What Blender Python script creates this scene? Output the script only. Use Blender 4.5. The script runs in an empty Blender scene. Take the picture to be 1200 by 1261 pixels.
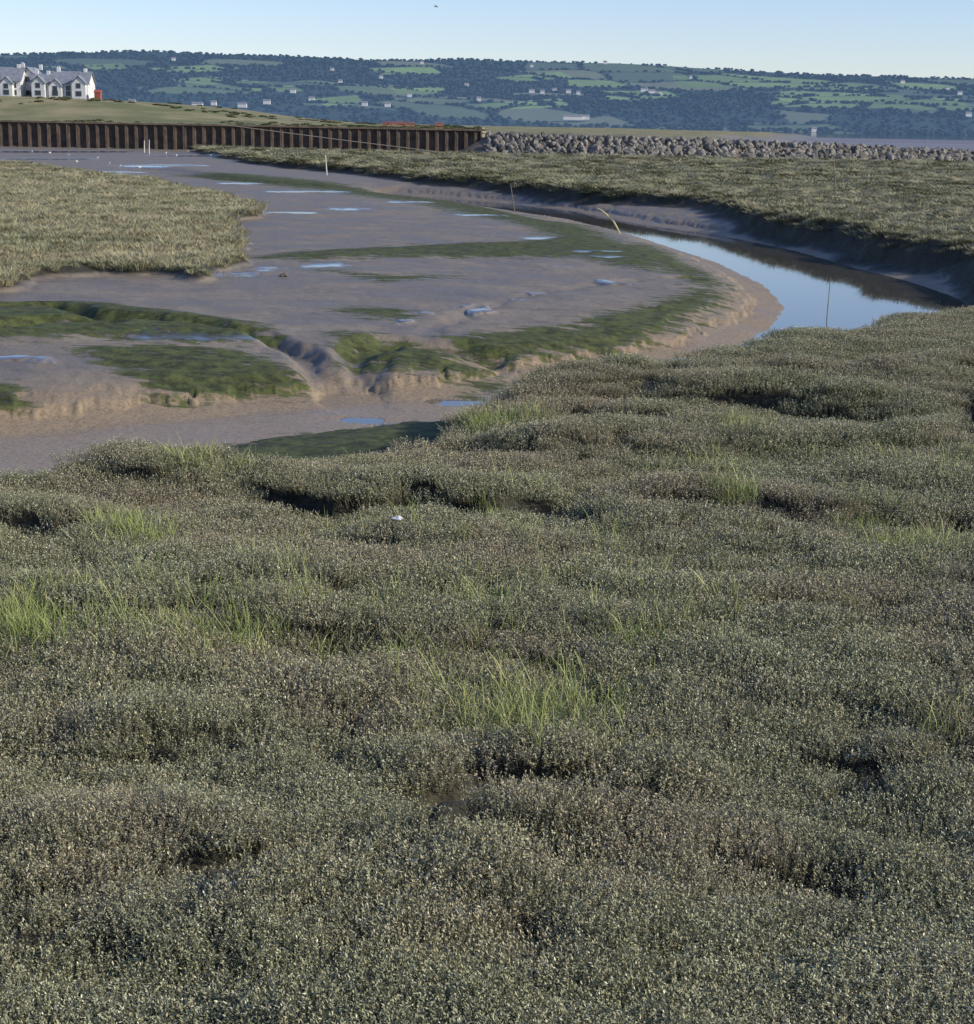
import bpy, bmesh, math, random
import numpy as np
from mathutils import Vector, Matrix

random.seed(7); rng=np.random.default_rng(7)
scene=bpy.context.scene

# ------------------------------------------------------------------ camera
CAM=np.array([0.0,0.0,6.0]); FPX=2000.0
pit=math.atan(480/2000.0); rol=math.radians(1.1)
Fv=np.array([0,math.cos(pit),-math.sin(pit)])
U0=np.array([0,math.sin(pit),math.cos(pit)]); R0=np.array([1.0,0,0])
Rv=math.cos(rol)*R0+math.sin(rol)*U0
Uv=math.cos(rol)*U0-math.sin(rol)*R0
def ray(px,py): return Fv*FPX+(px-600)*Rv-(py-630.5)*Uv
def P(px,py,z=0.0):
    d=ray(px,py); t=(z-CAM[2])/d[2]; p=CAM+d*t
    return (float(p[0]),float(p[1]))
def AT(px,py,D):
    d=ray(px,py); p=CAM+d*(D/math.hypot(d[0],d[1])); return (float(p[0]),float(p[1]),float(p[2]))
def PL(l,z=0.0): return [P(a,b,z) for a,b in l]
def proj(x,y,z):
    vx,vy,vz=x-CAM[0],y-CAM[1],z-CAM[2]
    f=vx*Fv[0]+vy*Fv[1]+vz*Fv[2]
    r=vx*Rv[0]+vy*Rv[1]+vz*Rv[2]; u=vx*Uv[0]+vy*Uv[1]+vz*Uv[2]
    return 600+FPX*r/f, 630.5-FPX*u/f
cam=bpy.data.cameras.new("camera"); co=bpy.data.objects.new("camera",cam)
scene.collection.objects.link(co)
cam.sensor_fit='VERTICAL'; cam.sensor_height=36; cam.lens=36*FPX/1261
cam.clip_start=0.1; cam.clip_end=30000
M=Matrix(((Rv[0],Uv[0],-Fv[0],CAM[0]),(Rv[1],Uv[1],-Fv[1],CAM[1]),(Rv[2],Uv[2],-Fv[2],CAM[2]),(0,0,0,1)))
co.matrix_world=M; scene.camera=co

# ------------------------------------------------------------------ light
AZ=math.radians(107); EL=math.radians(26)
w=bpy.data.worlds.new("World"); scene.world=w; w.use_nodes=True
nt=w.node_tree; nt.nodes.clear()
sky=nt.nodes.new('ShaderNodeTexSky'); sky.sky_type='NISHITA'; sky.sun_disc=False
sky.sun_elevation=EL; sky.sun_rotation=AZ; sky.air_density=1.0; sky.dust_density=0.1; sky.ozone_density=2.5
mx=nt.nodes.new('ShaderNodeMix'); mx.data_type='RGBA'; mx.blend_type='MULTIPLY'; mx.inputs[0].default_value=1; mx.inputs[7].default_value=(1.02,1.05,1.34,1)
bg=nt.nodes.new('ShaderNodeBackground'); bg.inputs[1].default_value=0.124
wo=nt.nodes.new('ShaderNodeOutputWorld')
nt.links.new(sky.outputs[0],mx.inputs[6]); nt.links.new(mx.outputs[2],bg.inputs[0]); nt.links.new(bg.outputs[0],wo.inputs[0])
sun=bpy.data.lights.new("sun",'SUN'); sun.energy=5.0; sun.angle=math.radians(0.5); sun.color=(1,0.90,0.72)
so=bpy.data.objects.new("sun",sun); scene.collection.objects.link(so)
s=Vector((math.sin(AZ)*math.cos(EL),math.cos(AZ)*math.cos(EL),math.sin(EL)))
so.rotation_mode='QUATERNION'; so.rotation_quaternion=s.to_track_quat('Z','Y')
scene.view_settings.view_transform='Standard'; scene.view_settings.look='None'; scene.view_settings.exposure=0

# ------------------------------------------------------------------ numpy helpers
def _h(ix,iy,seed):
    n=(ix.astype(np.int64)*374761393+iy.astype(np.int64)*668265263+seed*1442695041)&0xffffffff
    n=((n^(n>>13))*1274126177)&0xffffffff
    n=n^(n>>16)
    return (n&0xffff).astype(np.float64)/65535.0
def vn(x,y,seed=0):
    ix=np.floor(x); iy=np.floor(y); fx=x-ix; fy=y-iy
    fx=fx*fx*(3-2*fx); fy=fy*fy*(3-2*fy)
    a=_h(ix,iy,seed);b=_h(ix+1,iy,seed);c=_h(ix,iy+1,seed);d=_h(ix+1,iy+1,seed)
    return (a*(1-fx)+b*fx)*(1-fy)+(c*(1-fx)+d*fx)*fy
def fbm(x,y,o=4,seed=0):
    s_=0;a=.5;t=0
    for i in range(o):
        s_=s_+a*vn(x,y,seed+i*17); t+=a; a*=.5
        x,y=(x*0.8-y*0.6)*2.03+3.1,(x*0.6+y*0.8)*2.03+1.7
    return s_/t
def ss(a,b,x):
    t=np.clip((x-a)/(b-a),0,1); return t*t*(3-2*t)
def segd(x,y,pts,closed,maxd=1e9):
    pts=np.array(pts); out=np.full(x.shape,1e6); ins=np.zeros(x.shape,bool)
    lo=pts.min(0)-maxd; hi=pts.max(0)+maxd
    m=(x>=lo[0])&(x<=hi[0])&(y>=lo[1])&(y<=hi[1])
    if not m.any(): return out,ins
    X=x[m];Y=y[m]; best=np.full(X.shape,1e12); c=np.zeros(X.shape,bool)
    n=len(pts)
    for i in range(n if closed else n-1):
        ax,ay=pts[i]; bx,by=pts[(i+1)%n]
        dx,dy=bx-ax,by-ay; L=dx*dx+dy*dy+1e-12
        t=np.clip(((X-ax)*dx+(Y-ay)*dy)/L,0,1)
        best=np.minimum(best,(X-ax-t*dx)**2+(Y-ay-t*dy)**2)
        if closed and ay!=by:
            cr=((ay>Y)!=(by>Y))&(X<(bx-ax)*(Y-ay)/(by-ay)+ax)
            c^=cr
    out[m]=np.sqrt(best); ins[m]=c
    return out,ins
def sdf(x,y,pts,maxd=1e9):
    d,i=segd(x,y,pts,True,maxd); return np.where(i,-d,d)

# ------------------------------------------------------------------ site plan
WATER=PL([(-400,572),(-100,550),(0,543),(150,530),(300,516),(420,505),(500,497),(580,492),(660,470),(780,450),(900,431),
 (945,407),(968,380),(942,352),(885,324),(820,303),(768,286),(700,270),(600,255),(480,241),(480,239),(600,248),(700,259),
 (780,275),(880,289),(960,304),(1050,328),(1120,347),(1185,368),(1260,400),(1120,432),(1000,462),(850,484),(700,514),
 (600,526),(540,523),(430,531),(300,545),(150,566),(0,583),(-100,592),(-400,620)],-2.0)
FM=PL([(-500,640),(-200,600),(0,586),(60,578),(110,563),(180,558),(230,566),(330,567),(400,557),(470,545),(545,531),(552,508),
 (600,490),(680,464),(720,452),(800,446),(900,431),(1000,413),(1100,393),(1200,375),(1400,347),(1700,330)],0.0)
FM=FM+[(70,-10),(-60,-10)]
RM=PL([(330,196),(420,204),(520,214),(640,223),(700,229),(780,234),(870,243),(960,262),(1060,279),(1130,294),(1190,300),
 (1235,318),(1290,338),(1500,346),(1900,330)],0.0)+[(260,200),(260,326),(60,326),(-20,326),(-60,338)]
LM=PL([(-500,200),(0,199),(60,205),(150,216),(250,232),(318,249),(322,259),(272,263),(303,285),(296,308),(245,331),(190,325),
 (120,322),(60,326),(0,340),(-150,348),(-500,352)],-0.3)
ALG=[PL(l,-0.9) for l in [
 [(-60,376),(100,374),(200,384),(330,398),(345,412),(300,418),(200,420),(120,416),(-60,424)],
 [(90,425),(200,420),(300,424),(380,440),(370,452),(290,455),(190,460),(110,440)],
 [(395,404),(470,404),(560,418),(600,428),(560,436),(420,430)],
 [(540,405),(620,398),(700,388),(800,366),(850,345),(895,335),(890,358),(840,385),(760,405),(650,417),(580,420)],
 [(290,318),(400,308),(520,302),(640,298),(700,290),(780,298),(850,318),(800,332),(700,316),(600,318),(480,318),(380,322)],
 [(190,209),(300,214),(420,224),(560,238),(660,258),(740,280),(780,298),(700,300),(640,278),(500,248),(350,230),(220,218)],
 [(-60,455),(20,458),(60,472),(-60,478)],
 [(560,436),(620,428),(640,440),(580,446)],
 [(380,330),(480,340),(580,338),(470,350)],
 [(430,375),(520,380),(500,392),(400,384)],
 [(620,262),(700,262),(760,285),(700,290)],
 [(800,290),(860,318),(900,340),(880,350),(800,325),(740,300)],
]]+[PL([(90,572),(200,552),(300,537),(400,525),(490,525),(560,518),(640,560),(560,640),(300,680),(60,640)],-1.75)]
def ell(cx,cy,rx,ry,rt=0):
    return [(cx+rx*math.cos(a),cy+ry*math.sin(a)+rt*rx*math.cos(a)) for a in np.linspace(0,2*math.pi,13)[:-1]]
POOL=[PL(ell(*e),-0.9) for e in [(345,332,80,3.2,-.10),(663,293,24,1.6),(750,316,16,1.6),(742,309,22,1.4),(757,346,20,2),(622,368,22,1.8,-.25),
 (668,357,12,1.4,-.25),(686,328,18,1.8,.05),(18,437,24,2.2),(240,415,75,1.2),(360,262,36,1.2),(500,249,40,1.0),(130,212,45,1.3),(60,196,60,1.5),
 (430,258,22,1.0),(585,264,25,1.0),(200,204,60,1.2),(380,236,60,1.1),(300,226,35,1.1),(60,187,110,1.2),(260,192,80,1.2),(470,206,45,1.4),(540,382,50,1.0,-.25),(600,374,30,1.0,-.3)]]
POOLC=[PL(l,-1.95) for l in [ell(450,516,24,3),ell(505,524,38,5),ell(560,494,35,3.0)]]
GUL=[(PL([(500,492),(455,474),(420,464),(395,448),(372,434),(340,424),(260,412),(120,404),(60,392),(-80,398)],-1.2),0.33,0.40),
     (PL([(430,462),(445,448),(440,432),(480,420),(560,424),(600,430)],-1.2),0.45,0.42),
     (PL([(0,412),(60,405),(120,404)],-1.0),0.45,0.4),
     (PL([(520,405),(560,388),(600,374),(660,358),(700,352),(800,338),(860,334)],-0.9),0.25,0.08),
     (PL([(180,205),(300,222),(450,230),(600,246),(720,268)],-0.9),1.5,0.5)]
FG=[(PL([(525,1000),(560,984),(620,987),(700,985),(785,992)]),0.44,0.54),
    (PL([(-40,1125),(60,1112),(160,1104),(260,1092),(340,1092),(420,1070),(500,1035),(530,1005)]),0.22,0.30),
    (PL([(230,1088),(290,1075),(350,1080)]),0.38,0.32),
    (PL([(345,612),(400,625),(470,622),(530,620),(590,632),(650,630),(710,645)]),0.72,0.70),
    (PL([(815,630),(870,628),(900,636),(965,634)]),0.66,0.62),
    (PL([(860,505),(930,500),(1000,512),(1075,520)]),0.70,0.55),
    (PL([(740,515),(770,520),(815,520)]),0.66,0.45),
    (PL([(1205,480),(1195,500),(1198,535),(1230,560)]),0.40,0.38),
    (PL([(860,1055),(930,1078),(1000,1082),(1090,1110)]),0.22,0.24),
    (PL([(-30,640),(20,645),(70,655)]),0.6,0.34),
    (PL([(335,800),(352,806),(370,800)]),0.28,0.38),
    (PL([(570,545),(640,556),(720,566)]),0.5,0.22),
    (PL([(1080,640),(1140,650),(1210,642)]),0.6,0.35),
    (PL([(740,462),(790,468),(830,462)]),0.6,0.4),
    (PL([(360,880),(410,895),(450,890)]),0.24,0.24),
    (PL([(230,745),(330,742),(430,755)]),0.32,0.19),
    (PL([(950,760),(1050,770),(1130,765)]),0.32,0.19),
    (PL([(560,1060),(640,1075),(740,1072)]),0.20,0.24),
    (PL([(980,940),(1080,955),(1200,950)]),0.26,0.19),
    (PL([(40,975),(130,985),(230,980)]),0.22,0.19)]
MD=[(PL([(455,1068),(560,1030),(700,1012),(900,1032),(1080,1068)]),.55,.16),(PL([(540,950),(700,948),(820,962)]),.5,.14),(PL([(-20,1050),(150,1045),(270,1050)]),.5,.12),
    (PL([(330,588),(450,596),(650,612)]),1.0,.22),(PL([(90,572),(160,566),(235,580)]),1.1,.22),(PL([(565,500),(660,478),(760,470)]),1.1,.12),(PL([(850,485),(970,485),(1090,505)]),1.1,.22),
    (PL([(800,612),(890,612),(980,618)]),.9,.20),(PL([(1130,470),(1180,460)]),1.2,.25),(PL([(350,1120),(500,1110),(640,1125)]),.4,.10),(PL([(0,1180),(150,1170),(300,1185)]),.4,.10),(PL([(380,860),(480,850)]),.5,.10),
    (PL([(0,905),(120,895),(250,905)]),.6,.10),(PL([(700,1160),(850,1150),(1000,1165)]),.45,.08)]
WALLY=352.0; WALLX1=P(592,190,-0.7)[0]
RIDX=[-400,-135,-107,-92,-80,-62,-45,0,60]; RIDZ=[11,10.4,10.0,9.3,8.0,6.0,5.0,4.3,4.0]
BW=[(WALLX1+1.5,WALLY+1),(20,350),(50,352),(78,362),(104,378),(122,395)]
BWZ=[3.4,3.2,2.9,2.3,1.4,0.2]

def gully_f(x,y):
    g=np.zeros(x.shape); mnd=np.zeros(x.shape)
    wx=x+0.30*(fbm(x*1.7,y*1.7,3,5)-.5); wy=y+0.6*(fbm(x*1.3,y*1.3,3,9)-.5)
    for pts,wd,dp in FG:
        d,_=segd(wx,wy,pts,False,3)
        g=np.maximum(g,dp*ss(wd*1.15,wd*0.40,d))
    for pts,wd,dp in MD:
        d,_=segd(wx,wy,pts,False,4)
        mnd=np.maximum(mnd,dp*ss(wd*1.3,0,d))
    return g,mnd
def field(x,y):
    D=np.hypot(x,y)
    nz=fbm(x/2.3,y/2.3,4,1)-.5; nzs=fbm(x*1.3,y*1.3,3,2)-.5; nb=fbm(x/9,y/9,3,3)-.5
    nzf=fbm(x*3.3,y*3.3,3,4)-.5
    dW=sdf(x,y,WATER); dWn=dW+nz*1.0*ss(0,3,np.abs(dW))+nzs*.3
    t=np.maximum(dWn,0)
    lip=1.7+nzs*1.6+nzf*.5+nb*1.2
    mud=-2+0.22*np.clip(t/1.6,0,1)+0.15*ss(lip,lip+.15,t)+0.06*ss(lip+.9,lip+1.05,t+nzf*.8)+0.70*(1-np.exp(-np.maximum(t-1.5,0)/3.6))
    leftc=ss(6,0,x)*ss(60,50,y)
    bed=-2-np.minimum(.6,-np.minimum(dWn,0)*.3)
    bedl=-1.955-.05*np.clip(-dWn/2.5,0,1)+.03*nb+.012*nzs
    bed=bed*(1-leftc)+np.maximum(bedl,-1.992)*leftc
    mud=np.where(dWn<0,bed,np.maximum(mud,bed))
    flat=ss(2,8,t)
    mud=mud+flat*(nb*.24+nz*.08+nzs*.03+nzf*.012)*np.where(D>140,.6,1)+ss(.3,2,t)*(nzs*.04+nzf*.03)*(1-.6*flat)
    alg=np.full(x.shape,-9.0)
    for i,a in enumerate(ALG):
        d=sdf(x,y,a,25); wd=np.clip(D*0.02,.4,4)
        alg=np.maximum(alg,np.clip(.5-d/(2*wd),-9,1))
    alg=np.clip(alg,0,1)
    d=sdf(x,y,ALG[0],10); mud=mud+0.24*ss(.9,-1.6,d+nz*2)
    d=sdf(x,y,ALG[4],10); mud=mud+0.12*ss(.6,-2.0,d+nz*2)
    mud=mud+0.08*ss(.4,.8,alg)*(fbm(x*1.1,y*1.1,3,44)-.3)*ss(0,1,t)
    for pts,wd,dp in GUL:
        d,_=segd(x+nzs*.7,y+nz*1.4,pts,False,6)
        mud=np.maximum(mud-dp*ss(wd*2.6,wd*.2,d),np.minimum(mud,-1.985))
    pool=np.zeros(x.shape); pn=(fbm(x/1.6,y/2.6,4,48)-.5)
    for p in POOL:
        d=sdf(x,y,p,6); k=ss(.45,-.35,d+pn*3.2+nzs*1.2); pool=np.maximum(pool,k)
    mud=mud*(1-.8*pool)+(-0.93)*.8*pool
    poc=np.zeros(x.shape)
    for p in POOLC:
        d=sdf(x,y,p,4); k=ss(.3,-.2,d+nzs*.5+nz*.6); poc=np.maximum(poc,k)
    mud=np.where(poc>.3,np.minimum(mud,-2.03),mud)
    wetb=.32*leftc*ss(.5,-.2,dWn)
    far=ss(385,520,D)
    band=fbm(x/300,y/55,4,60)
    farz=-1.72+0.5*(band-.5)-0.9*ss(1200,2300,D)
    mud=mud*(1-far)+farz*far
    # salt marshes
    dF=sdf(x,y,FM)+nz*.9+nzs*.4
    sF=ss(.45,-.35,dF)
    fz=0.18*(fbm(x/2.6,y/2.0,3,21)-.5)*2*.8+0.10*(fbm(x*.9,y*.9,3,22)-.5)*2+.25*(fbm(x/7,y/7,2,23)-.5)
    T=fbm(x/3.6,y/2.4,4,33); fz=fz+.09*ss(.50,.53,T)+.10*ss(.60,.625,T)+.07*ss(.41,.44,T)-.13
    gf,mnd=gully_f(x,y); fz=fz-gf+mnd
    fz=fz-0.15*ss(-1.5,0,dF)
    dR=sdf(x,y,RM)+nz*2.2+nb*2.2
    sR=.72*ss(.9,-.9,dR)+.28*ss(2.6,-.5,dR)
    sR=np.clip(sR+(nzs*.5+nz*.6)*4*sR*(1-sR)*.8,0,1)
    rz=-.08+.30*(fbm(x/9,y/9,4,24)-.5)
    dL=sdf(x,y,LM)+nz*1.6+nzs*.5
    sL=ss(.5,-.5,dL)
    lz=-.45+.45*(fbm(x/5,y/5,4,25)-.5)
    h=mud*(1-sF)+fz*sF
    h=h*(1-sR)+rz*sR
    h=h*(1-sL)+lz*sL
    rid=np.interp(x,RIDX,RIDZ)
    ramp=4.2+(rid-4.2)*ss(370,440,y)
    land=ss(WALLY+.8,WALLY+2.2,y)*ss(WALLX1+2,WALLX1-1,x)
    land=land*(1-ss(900,1100,y))
    gr=ramp+.3*(fbm(x/12,y/12,3,26)-.5)
    gr=gr*(1-ss(560,700,y))+3.2*ss(560,700,y)
    h=h*(1-land)+gr*land
    d=sdf(x,y,[(-3,640),(70,600),(140,820),(235,1300),(120,1600),(-500,1600),(-500,640)])
    sp=ss(20,-30,d+ (fbm(x/60,y/60,3,61)-.5)*60)
    h=h*(1-sp)+(2.4+.6*fbm(x/50,y/50,2,62))*sp; land=np.maximum(land,sp)
    bd,_=segd(x,y,BW,False,12); cz=np.interp(x,[b[0] for b in BW],BWZ)
    core=np.clip(1-(bd-1)/6.5,0,1)
    hb=-.9+(cz-.5+.9)*core
    h=np.where((core>0)&(land<.5),np.maximum(h,hb),h)
    return h,dict(dW=dWn,alg=alg,pool=np.maximum(np.maximum(pool,poc),wetb),F=sF,R=sR,L=sL,land=land,far=far,gf=gf,dF=dF,dR=dR,dL=dL,core=core)
def mkmesh(name,verts,faces_arr=None,quads=None):
    me=bpy.data.meshes.new(name)
    n=len(verts); me.vertices.add(n); me.vertices.foreach_set('co',np.asarray(verts,dtype=np.float32).ravel())
    if quads is not None:
        q=np.asarray(quads,dtype=np.int32); m,k=q.shape
        me.loops.add(m*k); me.loops.foreach_set('vertex_index',q.ravel())
        me.polygons.add(m); me.polygons.foreach_set('loop_start',np.arange(0,m*k,k,dtype=np.int32))
        try: me.polygons.foreach_set('loop_total',np.full(m,k,dtype=np.int32))
        except Exception: pass
        me.update(calc_edges=True)
    return me
def addobj(name,me,mat=None,parent=None,smooth=False):
    o=bpy.data.objects.new(name,me); scene.collection.objects.link(o)
    if mat: me.materials.append(mat)
    if parent: o.parent=parent
    if smooth: me.polygons.foreach_set('use_smooth',[True]*len(me.polygons))
    return o
def colattr(me,name,arr):
    a=me.color_attributes.new(name,'FLOAT_COLOR','POINT'); a.data.foreach_set('color',np.asarray(arr,dtype=np.float32).ravel())
def gridq(nr,nc):
    i=np.arange(nr-1)[:,None]*nc+np.arange(nc-1)[None,:]
    return np.stack([i,i+1,i+1+nc,i+nc],-1).reshape(-1,4)

# ------------------------------------------------------------------ material helpers
class NB:
    def __init__(s,name):
        s.m=bpy.data.materials.new(name); s.m.use_nodes=True; s.t=s.m.node_tree; s.t.nodes.clear()
        s.out=s.t.nodes.new('ShaderNodeOutputMaterial'); s.b=s.t.nodes.new('ShaderNodeBsdfPrincipled')
        s.t.links.new(s.b.outputs[0],s.out.inputs[0]); s._geo=None
    def n(s,t): return s.t.nodes.new(t)
    def l(s,a,b): s.t.links.new(a,b)
    def setv(s,sock,v):
        if isinstance(v,bpy.types.NodeSocket): s.l(v,sock)
        else: sock.default_value=v
    def pos(s):
        if not s._geo: s._geo=s.n('ShaderNodeNewGeometry')
        return s._geo.outputs['Position']
    def mapv(s,v,scale=(1,1,1),rot=(0,0,0)):
        m=s.n('ShaderNodeMapping'); s.l(v,m.inputs[0]); m.inputs['Scale'].default_value=scale; m.inputs['Rotation'].default_value=rot; return m.outputs[0]
    def noise(s,sc,det=4,rough=.55,v=None):
        n=s.n('ShaderNodeTexNoise'); n.inputs['Scale'].default_value=sc; n.inputs['Detail'].default_value=det; n.inputs['Roughness'].default_value=rough
        s.l(v if v is not None else s.pos(),n.inputs['Vector']); return n.outputs[0]
    def math(s,op,a,b=0.0,c=None,clamp=False):
        n=s.n('ShaderNodeMath'); n.operation=op; n.use_clamp=clamp; s.setv(n.inputs[0],a); s.setv(n.inputs[1],b)
        if c is not None: s.setv(n.inputs[2],c)
        return n.outputs[0]
    def mr(s,v,a,b,c=0.,d=1.,smooth=True):
        n=s.n('ShaderNodeMapRange'); n.interpolation_type='SMOOTHSTEP' if smooth else 'LINEAR'
        s.l(v,n.inputs[0]); n.inputs[1].default_value=a; n.inputs[2].default_value=b; n.inputs[3].default_value=c; n.inputs[4].default_value=d; return n.outputs[0]
    def mix(s,f,a,b):
        n=s.n('ShaderNodeMix'); n.data_type='RGBA'; s.setv(n.inputs[0],f)
        for k,v in ((6,a),(7,b)):
            if isinstance(v,tuple) and len(v)==3: v=(*v,1)
            s.setv(n.inputs[k],v)
        return n.outputs[2]
    def attr(s,name):
        n=s.n('ShaderNodeAttribute'); n.attribute_name=name; return n
    def bump(s,h,st=.3,dist=.05):
        n=s.n('ShaderNodeBump'); n.inputs['Strength'].default_value=st; n.inputs['Distance'].default_value=dist; s.l(h,n.inputs['Height']); s.l(n.outputs[0],s.b.inputs['Normal'])
    def set(s,**k):
        for a,v in k.items():
            if isinstance(v,tuple) and len(v)==3: v=(*v,1)
            s.setv(s.b.inputs[a.replace('_',' ')],v)
        return s.m
def simple(name,c1,c2,sc=3,rough=.8,bump=0,**k):
    b=NB(name); n=b.noise(sc,5); b.set(Base_Color=b.mix(b.mr(n,.3,.7),c1,c2),Roughness=rough,**k)
    if bump: b.bump(n,.5,bump)
    return b.m

# terrain material
b=NB("salt_marsh_ground")
m1=b.n('ShaderNodeSeparateColor'); b.l(b.attr('mask').outputs['Color'],m1.inputs[0])
m2=b.n('ShaderNodeSeparateColor'); b.l(b.attr('mask2').outputs['Color'],m2.inputs[0])
alg,pool,marsh=m1.outputs[0],m1.outputs[1],m1.outputs[2]
land,far,wet=m2.outputs[0],m2.outputs[1],m2.outputs[2]
nA=b.noise(.35,5); nB=b.noise(2.2,6,.65); nC=b.noise(9,5,.7)
st=b.noise(1.0,6,.6,b.mapv(b.pos(),(.55,2.0,1),(0,0,math.radians(-28))))
rip=b.noise(1.6,5,.65,b.mapv(b.pos(),(.35,1.2,1),(0,0,math.radians(8))))
mud=b.mix(b.mr(nA,.35,.65),(.172,.143,.110),(.250,.210,.162))
mud=b.mix(b.mr(nB,.45,.75,0,.4),mud,(.120,.097,.070))
mud=b.mix(b.mr(rip,.50,.72,0,.45),mud,(.115,.096,.072))
mud=b.mix(b.mr(nC,.5,.7,0,.30),mud,(.10,.083,.06))
mud=b.mix(b.math('MULTIPLY',wet,.85),mud,b.mix(b.mr(nC,.42,.68),(.33,.250,.155),(.20,.145,.085)))
mud=b.mix(b.mr(st,.58,.70,0,.35),mud,(.075,.08,.035))
av=b.math('ADD',alg,b.math('MULTIPLY',b.math('SUBTRACT',b.math('ADD',b.math('MULTIPLY',nB,.55),b.math('MULTIPLY',st,.75)),.65),2.6))
am=b.math('MULTIPLY',b.mr(av,.35,.75),b.mr(alg,.02,.25))
green=b.mix(b.mr(nB,.35,.65),(.026,.033,.009),(.090,.108,.030))
green=b.mix(b.mr(nC,.52,.68,0,.5),green,(.10,.09,.045))
c=b.mix(am,mud,green)
soil=b.mix(b.mr(nC,.3,.7),(.022,.020,.013),(.066,.060,.038))
c=b.mix(b.mr(marsh,.15,.6),c,soil)
lc=b.mix(b.mr(b.noise(.06,5),.35,.65),(.15,.16,.065),(.30,.26,.14))
c=b.mix(land,c,lc)
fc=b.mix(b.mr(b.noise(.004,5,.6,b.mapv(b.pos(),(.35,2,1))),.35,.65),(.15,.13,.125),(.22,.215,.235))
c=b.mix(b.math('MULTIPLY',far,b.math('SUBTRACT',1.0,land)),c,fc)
c=b.mix(b.math('MULTIPLY',b.mr(pool,.4,.95),.6),c,(.09,.075,.06))
r0=b.mr(nA,.3,.7,.42,.66)
r=b.math('MAXIMUM',r0,b.math('MULTIPLY',b.math('MAXIMUM',am,b.math('MAXIMUM',marsh,land)),.85))
r=b.math('MULTIPLY',r,b.math('SUBTRACT',1.0,b.math('MULTIPLY',pool,.78)))
b.set(Base_Color=c,Roughness=r); b.l(b.mr(pool,.1,.6,.36,.8),b.b.inputs['Specular IOR Level'])
bh=b.math('ADD',b.math('MULTIPLY',nB,.6),b.math('ADD',b.math('MULTIPLY',nC,.35),b.math('MULTIPLY',rip,.4))); bh=b.math('MULTIPLY',bh,b.math('SUBTRACT',1.0,b.mr(pool,.2,.7)))
b.bump(bh,.7,.11)
MG=b.m

# ------------------------------------------------------------------ terrain mesh
be=np.radians(np.concatenate([np.linspace(-70,-24,24)[:-1],np.linspace(-24,24,860),np.linspace(24,70,24)[1:]]))
Ds=np.concatenate([np.linspace(.5,7,14)[:-1],np.geomspace(7,440,900),np.geomspace(440,3600,90)[1:]])
B,DD=np.meshgrid(be,Ds); X=(DD*np.sin(B)).ravel(); Y=(DD*np.cos(B)).ravel()
H,mk=field(X,Y)
me=mkmesh("salt_marsh_ground",np.stack([X,Y,H],-1),quads=gridq(len(Ds),len(be))[:,::-1])
marshm=np.maximum(np.maximum(mk['F'],mk['L']),ss(2.8,1.2,mk['dR'])*(1-mk['land']))
wet=np.clip(ss(6.0,.5,mk['dW']),0,1)*(1-marshm)*(1-ss(60,110,Y)*.5)
one=np.ones_like(X)
colattr(me,'mask',np.stack([mk['alg'],mk['pool'],marshm,one],-1))
colattr(me,'mask2',np.stack([mk['land'],mk['far'],wet,one],-1))
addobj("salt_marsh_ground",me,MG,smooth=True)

# water
b=NB("estuary_water"); nn=b.noise(1.3,4,.6,b.mapv(b.pos(),(1,.35,1)))
b.set(Base_Color=(.09,.085,.07),Roughness=.04,IOR=1.45); b.bump(nn,.10,.02)
wb=np.radians(np.linspace(-70,70,41)); wd=np.geomspace(20,6000,40); B2,D2=np.meshgrid(wb,wd)
me=mkmesh("estuary_water",np.stack([(D2*np.sin(B2)).ravel(),(D2*np.cos(B2)).ravel(),np.full(B2.size,-2.0)],-1),quads=gridq(40,41)[:,::-1])
addobj("creek_water",me,b.m)

# ------------------------------------------------------------------ instancing
def scatter(name,pts,rot,scl,idx,protos):
    col=bpy.data.collections.new(name+"_forms")
    for p in protos: col.objects.link(p)
    me=mkmesh(name,pts)
    a=me.attributes.new('rot','FLOAT_VECTOR','POINT'); a.data.foreach_set('vector',np.asarray(rot,dtype=np.float32).ravel())
    a=me.attributes.new('scl','FLOAT_VECTOR','POINT'); a.data.foreach_set('vector',np.asarray(scl,dtype=np.float32).ravel())
    a=me.attributes.new('idx','INT','POINT'); a.data.foreach_set('value',np.asarray(idx,dtype=np.int32))
    o=addobj(name,me)
    g=bpy.data.node_groups.new(name,'GeometryNodeTree')
    g.interface.new_socket('Geometry',in_out='INPUT',socket_type='NodeSocketGeometry')
    g.interface.new_socket('Geometry',in_out='OUTPUT',socket_type='NodeSocketGeometry')
    N=g.nodes; gi=N.new('NodeGroupInput'); go=N.new('NodeGroupOutput'); ip=N.new('GeometryNodeInstanceOnPoints')
    ci=N.new('GeometryNodeCollectionInfo'); ci.inputs['Collection'].default_value=col
    ci.inputs['Separate Children'].default_value=True; ci.inputs['Reset Children'].default_value=True
    def na(n,t):
        k=N.new('GeometryNodeInputNamedAttribute'); k.data_type=t; k.inputs[0].default_value=n; return k.outputs[0]
    e=N.new('FunctionNodeEulerToRotation'); g.links.new(na('rot','FLOAT_VECTOR'),e.inputs[0])
    g.links.new(gi.outputs[0],ip.inputs['Points']); g.links.new(ci.outputs[0],ip.inputs['Instance'])
    ip.inputs['Pick Instance'].default_value=True
    g.links.new(na('idx','INT'),ip.inputs['Instance Index']); g.links.new(e.outputs[0],ip.inputs['Rotation']); g.links.new(na('scl','FLOAT_VECTOR'),ip.inputs['Scale'])
    g.links.new(ip.outputs[0],go.inputs[0])
    md=o.modifiers.new('scatter','NODES'); md.node_group=g
    return o
def proto(name,me,mat):
    me.materials.append(mat); return bpy.data.objects.new(name,me)

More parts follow.
